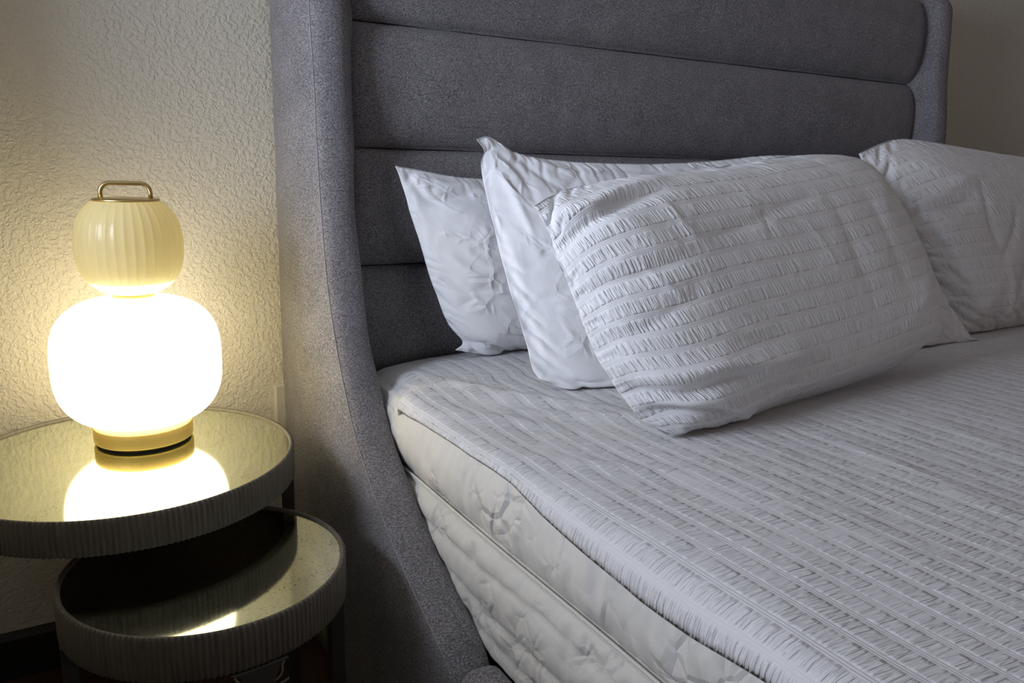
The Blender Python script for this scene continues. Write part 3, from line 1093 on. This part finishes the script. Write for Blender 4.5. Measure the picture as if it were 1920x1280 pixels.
    px = dict(left=[(850, 657), (866, 640), (838, 605), (812, 540), (790, 470), (768, 400), (752, 345), (737, 309)],
              bottom=[(850, 657), (905, 663), (960, 655), (1050, 650), (1200, 645), (1420, 640)],
              right=[(1420, 640), (1440, 560), (1450, 480), (1450, 400), (1440, 330)],
              top=[(737, 309), (775, 315), (830, 326), (890, 333), (1000, 338), (1150, 335), (1300, 328), (1440, 330)])
    e = {k_: plane_uv(o1, a1, l1, q) for k_, q in px.items()}
    fd = [(plane_uv(o1, a1, l1, p), w_, d_) for p, w_, d_ in (
        ([(745, 325), (775, 370), (800, 440), (815, 520)], 0.008, 0.008),
        ([(760, 325), (800, 375), (850, 372), (890, 360)], 0.008, -0.008),
        ([(790, 330), (840, 352), (895, 350)], 0.009, 0.007),
        ([(785, 395), (800, 460), (825, 560)], 0.006, -0.006),
        ([(840, 470), (880, 500), (925, 492)], 0.008, 0.006),
        ([(835, 500), (870, 530), (930, 520)], 0.007, -0.006),
        ([(860, 560), (890, 540), (940, 545)], 0.007, -0.005),
        ([(870, 636), (905, 626), (940, 640), (975, 640)], 0.008, -0.013),
        ([(850, 650), (890, 645), (950, 655)], 0.009, 0.008),
        ([(870, 600), (885, 615), (920, 622)], 0.008, -0.006))]
    pillow('pillow', 'rearmost plain white pillow with a pointed upper corner, nearest the left wing of the headboard', M_PLAIN,
           o1, a1, l1, e, 0.92, 0.48, excess=0.025, nu=140, nv=90, seed=25, fmax=0.065, bmax=0.022, press=0.00018, rumple=0.03, gather=0.09, folds=fd, rcount=50, rdepth=0.003, rwidth=0.005)
    # right-hand sham
    o4, a4, l4 = (2.09, 1.17, 0.655), 0.0, 22
    px = dict(left=[(1790, 640), (1762, 575), (1740, 520), (1715, 460), (1682, 400), (1646, 345), (1622, 315), (1609, 287)],
              bottom=[(1790, 640), (1860, 626), (1920, 614), (1990, 606), (2080, 600), (2200, 590)],
              right=[(2200, 590), (2210, 500), (2190, 420), (2150, 340)],
              top=[(1610, 287), (1650, 268), (1692, 259), (1760, 268), (1840, 282), (1920, 294), (2040, 310), (2150, 340)])
    e = {k_: plane_uv(o4, a4, l4, q) for k_, q in px.items()}
    fd = [(plane_uv(o4, a4, l4, p), w_, d_) for p, w_, d_ in (
        ([(1640, 300), (1700, 380), (1770, 352), (1800, 350)], 0.016, 0.006),
        ([(1700, 405), (1750, 400), (1785, 375)], 0.016, -0.006),
        ([(1790, 360), (1810, 430), (1835, 490)], 0.010, -0.010),
        ([(1840, 500), (1852, 560), (1850, 610)], 0.012, 0.012),
        ([(1870, 470), (1865, 540), (1858, 600)], 0.010, -0.010),
        ([(1830, 480), (1845, 440), (1850, 400)], 0.007, -0.010),
        ([(1900, 430), (1885, 500), (1880, 580)], 0.012, -0.006))]
    pillow('pillow', 'seersucker pillow cut off by the right edge of the picture', M_SEER,
           o4, a4, l4, e, 0.95, 0.50, excess=0.035, nu=150, nv=96, seed=36, fmax=0.085, bmax=0.035, press=0.00020, rumple=0.028, gather=0.10, folds=fd, rcount=14, rdepth=0.0025)
build_pillows()

# ------------------------------------------------------------------ nesting tables
def fluted_ring(R, z0, z1, ribs, lip, cx, cy, depth=0.0030):
    seg = ribs * 6
    def rf(a, r, z):
        if r > R - 0.0035:
            return r - depth * abs(math.cos(a * ribs / 2)) ** 1.5
        return r
    prof = [(R - lip, z1 - 0.006), (R - lip + 0.0015, z1 - 0.001), (R - lip + 0.003, z1), (R - 0.0036, z1), (R - 0.001, z1 - 0.0012),
            (R, z1 - 0.004), (R, z0 + 0.003), (R - 0.0015, z0), (R - lip - 0.008, z0), (R - lip - 0.008, z1 - 0.030), (R - lip, z1 - 0.030)]
    return lathe(prof, seg, cx, cy, rf, close=True)

def nest_table(name_label, c, R, ztop, rimh, ribs, legs, legw):
    t = thing('nesting_table', name_label, 'side table', (c[0], c[1], 0), 'round mirror-topped nesting tables')
    L = (c[0], c[1], 0)
    v, f = fluted_ring(R, ztop - rimh + 0.004, ztop + 0.004, ribs, 0.0095, 0, 0)
    obj('fluted_rim', v, f, M_RIM, t)
    seg = 128
    rr = R - 0.0092
    V = [(0, 0, ztop)] + [(rr * math.cos(2 * math.pi * i / seg), rr * math.sin(2 * math.pi * i / seg), ztop) for i in range(seg)]
    F = [(0, i + 1, (i + 1) % seg + 1) for i in range(seg)]
    V += [(x, y, ztop - 0.006) for x, y, z in V[1:]]
    F += [(i + 1, seg + i + 1, seg + (i + 1) % seg + 1, (i + 1) % seg + 1) for i in range(seg)]
    F.append(tuple(range(2 * seg, seg, -1)))
    mo = obj('mirror_top', V, F, M_MIRROR, t, smooth=False)
    v, f = lathe([(0.0001, ztop - 0.008), (rr, ztop - 0.008), (rr, ztop - 0.024), (0.0001, ztop - 0.024)], 96)
    obj('under_board', v, f, M_BOARD, t, smooth=False)
    for a in legs:
        a = math.radians(a)
        tx, ty = -math.sin(a), math.cos(a)
        rx, ry = math.cos(a), math.sin(a)
        zb = ztop - rimh + 0.004
        # flat leg following the rim, flaring into it at the top
        rows = []
        for z, wf in [(0.0, 1.0), (0.02, 1.0), (zb * 0.4, 1.0), (zb * 0.75, 1.0), (zb - 0.05, 1.05), (zb - 0.025, 1.25), (zb - 0.010, 1.7), (zb - 0.002, 2.4)]:
            hw = legw / 2 * wf
            th = 0.022
            ro = R - 0.0025
            rows.append([((ro) * rx + hw * tx, ro * ry + hw * ty, z), (ro * rx - hw * tx, ro * ry - hw * ty, z),
                         ((ro - th) * rx - hw * tx, (ro - th) * ry - hw * ty, z), ((ro - th) * rx + hw * tx, (ro - th) * ry + hw * ty, z)])
        V = [p for r in rows for p in r]
        F = [(i * 4 + j, i * 4 + (j + 1) % 4, (i + 1) * 4 + (j + 1) % 4, (i + 1) * 4 + j) for i in range(len(rows) - 1) for j in range(4)]
        F += [(3, 2, 1, 0), tuple((len(rows) - 1) * 4 + j for j in range(4))]
        lo = obj('leg', V, F, M_LEG, t, smooth=False)
        bv = lo.modifiers.new('bevel', 'BEVEL')
        bv.width = 0.002
        bv.segments = 2
        bv.limit_method = 'ANGLE'
    return t
T1 = nest_table('larger, upper round side table with an antiqued mirror top and fluted rim, carrying the lamp', (0.102, 1.450), 0.2765, 0.55, 0.055, 212, (-16, 92, 200), 0.028)
T2 = nest_table('smaller, lower round side table with an antiqued mirror top, tucked under the other', (0.180, 1.187), 0.2065, 0.451, 0.066, 162, (-4, -82, 98, 178), 0.034)
T1['label'] = 'larger, upper round side table with an antiqued mirror top and fluted rim, under the lamp'

# ------------------------------------------------------------------ lamp
LX, LY, LZ = 0.137, 1.528, 0.550
lamp = thing('table_lamp', 'glowing two-tiered glass lamp with brass base and loop handle, on the upper side table', 'lamp', (LX, LY, LZ))
v, f = lathe([(0.0001, 0.0), (0.0775, 0.0), (0.079, 0.0015), (0.079, 0.0045), (0.0001, 0.0045)], 96)
obj('rubber_pad', v, f, M_RUBBER, lamp)
v, f = lathe([(0.0001, 0.0045), (0.0800, 0.0045), (0.0826, 0.006), (0.0832, 0.008), (0.0832, 0.0315), (0.0822, 0.0335), (0.079, 0.0345), (0.0001, 0.0345)], 128)
o = obj('base', v, f, M_BRASS, lamp)
def super_profile(R, z0, z1, p, rb, rt, n_=60):
    """rounded barrel: superellipse of radius R between z0 and z1, cut at radii rb (bottom) and rt (top)"""
    zc, hz = (z0 + z1) / 2, (z1 - z0) / 2
    out = []
    for a in np.linspace(-math.pi / 2, math.pi / 2, n_):
        c, s = math.cos(a), math.sin(a)
        r = R * abs(c) ** (2 / p)
        z = zc + hz * math.copysign(abs(s) ** (2 / p), s)
        if (a < 0 and r < rb) or (a > 0 and r < rt):
            continue
        out.append((r, z))
    return out
gp = super_profile(0.1400, 0.032, 0.264, 2.9, 0.074, 0.03, 90)
gp = [(0.0001, gp[0][1])] + [(0.06, gp[0][1])] + gp + [(0.0001, gp[-1][1])]
v, f = lathe(gp, 128)
o = obj('globe_shade', v, f, M_GLOBE, lamp)
o['label'] = 'lit opal glass globe'
# small collar between the two shades
v, f = lathe([(0.0001, 0.2638), (0.034, 0.2638), (0.034, 0.2665), (0.0001, 0.2665)], 64)
obj('collar', v, f, M_BRASS, lamp)
RIBS = 36
def rib(a, r, z):
    return r * (1 - 0.016 * abs(math.sin(a * RIBS / 2)) ** 0.7 + 0.006)
sp_ = super_profile(0.0866, 0.264, 0.440, 2.45, 0.036, 0.050, 80)
zcut = 0.293
low = [p for p in sp_ if p[1] <= zcut]
up_ = [p for p in sp_ if p[1] > zcut]
shift = 0.001
low = [(r, z + shift) for r, z in low]
up_ = [(r, z + shift - 0.0) for r, z in up_]
v, f = lathe([low[-1]] + up_, RIBS * 8, rfun=rib)
o = obj('ribbed_shade', v, f, M_SHADE, lamp)
o['label'] = 'unlit cream ribbed glass shade'
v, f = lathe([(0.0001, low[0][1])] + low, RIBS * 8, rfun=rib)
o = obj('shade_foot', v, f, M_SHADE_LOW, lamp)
o['label'] = 'paler foot of the ribbed shade with painted-in globe glow'
ztop = up_[-1][1]
print('lamp shade', low[0], low[-1], up_[-1])
v, f = lathe([(0.0001, ztop - 0.003), (0.050, ztop - 0.003), (0.0535, ztop - 0.001), (0.0540, ztop + 0.0015), (0.0527, ztop + 0.003), (0.0001, ztop + 0.003)], 96)
obj('cap', v, f, M_BRASS_CAP, lamp)
hw, hh, rr = 0.0390, 0.0265, 0.016
pts = [(-hw, 0)]
pts += [(-hw + rr - rr * math.cos(a), hh - rr + rr * math.sin(a)) for a in np.linspace(0, math.pi / 2, 9)]
pts += [(hw - rr + rr * math.sin(a), hh - rr + rr * math.cos(a)) for a in np.linspace(0, math.pi / 2, 9)]
pts += [(hw, 0)]
ca, sa = math.cos(-0.18), math.sin(-0.18)
v, f = tube([(x * ca, x * sa, ztop + 0.002 + z) for x, z in pts], 0.0038, 12)
obj('handle', v, f, M_BRASS_CAP, lamp)

# ------------------------------------------------------------------ charging cord on the floor
pts = []
for i in range(140):
    a = i / 139 * 4.4 * math.pi
    r = 0.055 + 0.02 * math.sin(a * 0.7) + 0.012 * math.sin(a * 1.9)
    pts.append((0.330 + r * math.cos(a) + 0.012 * math.sin(a * 0.23), 1.530 + r * 0.8 * math.sin(a), 0.0035 + 0.004 * (0.5 + 0.5 * math.sin(a * 2.3)) + 0.0009 * i / 40))
v, f = tube(pts, 0.0022, 8)
o = obj('cord', off(v, (0.33, 1.53, 0)), f, M_WHITE_PL)
o.location = (0.33, 1.53, 0)
tag(o, 'pale thin cord coiled on the dark floor under the side tables', 'cord')
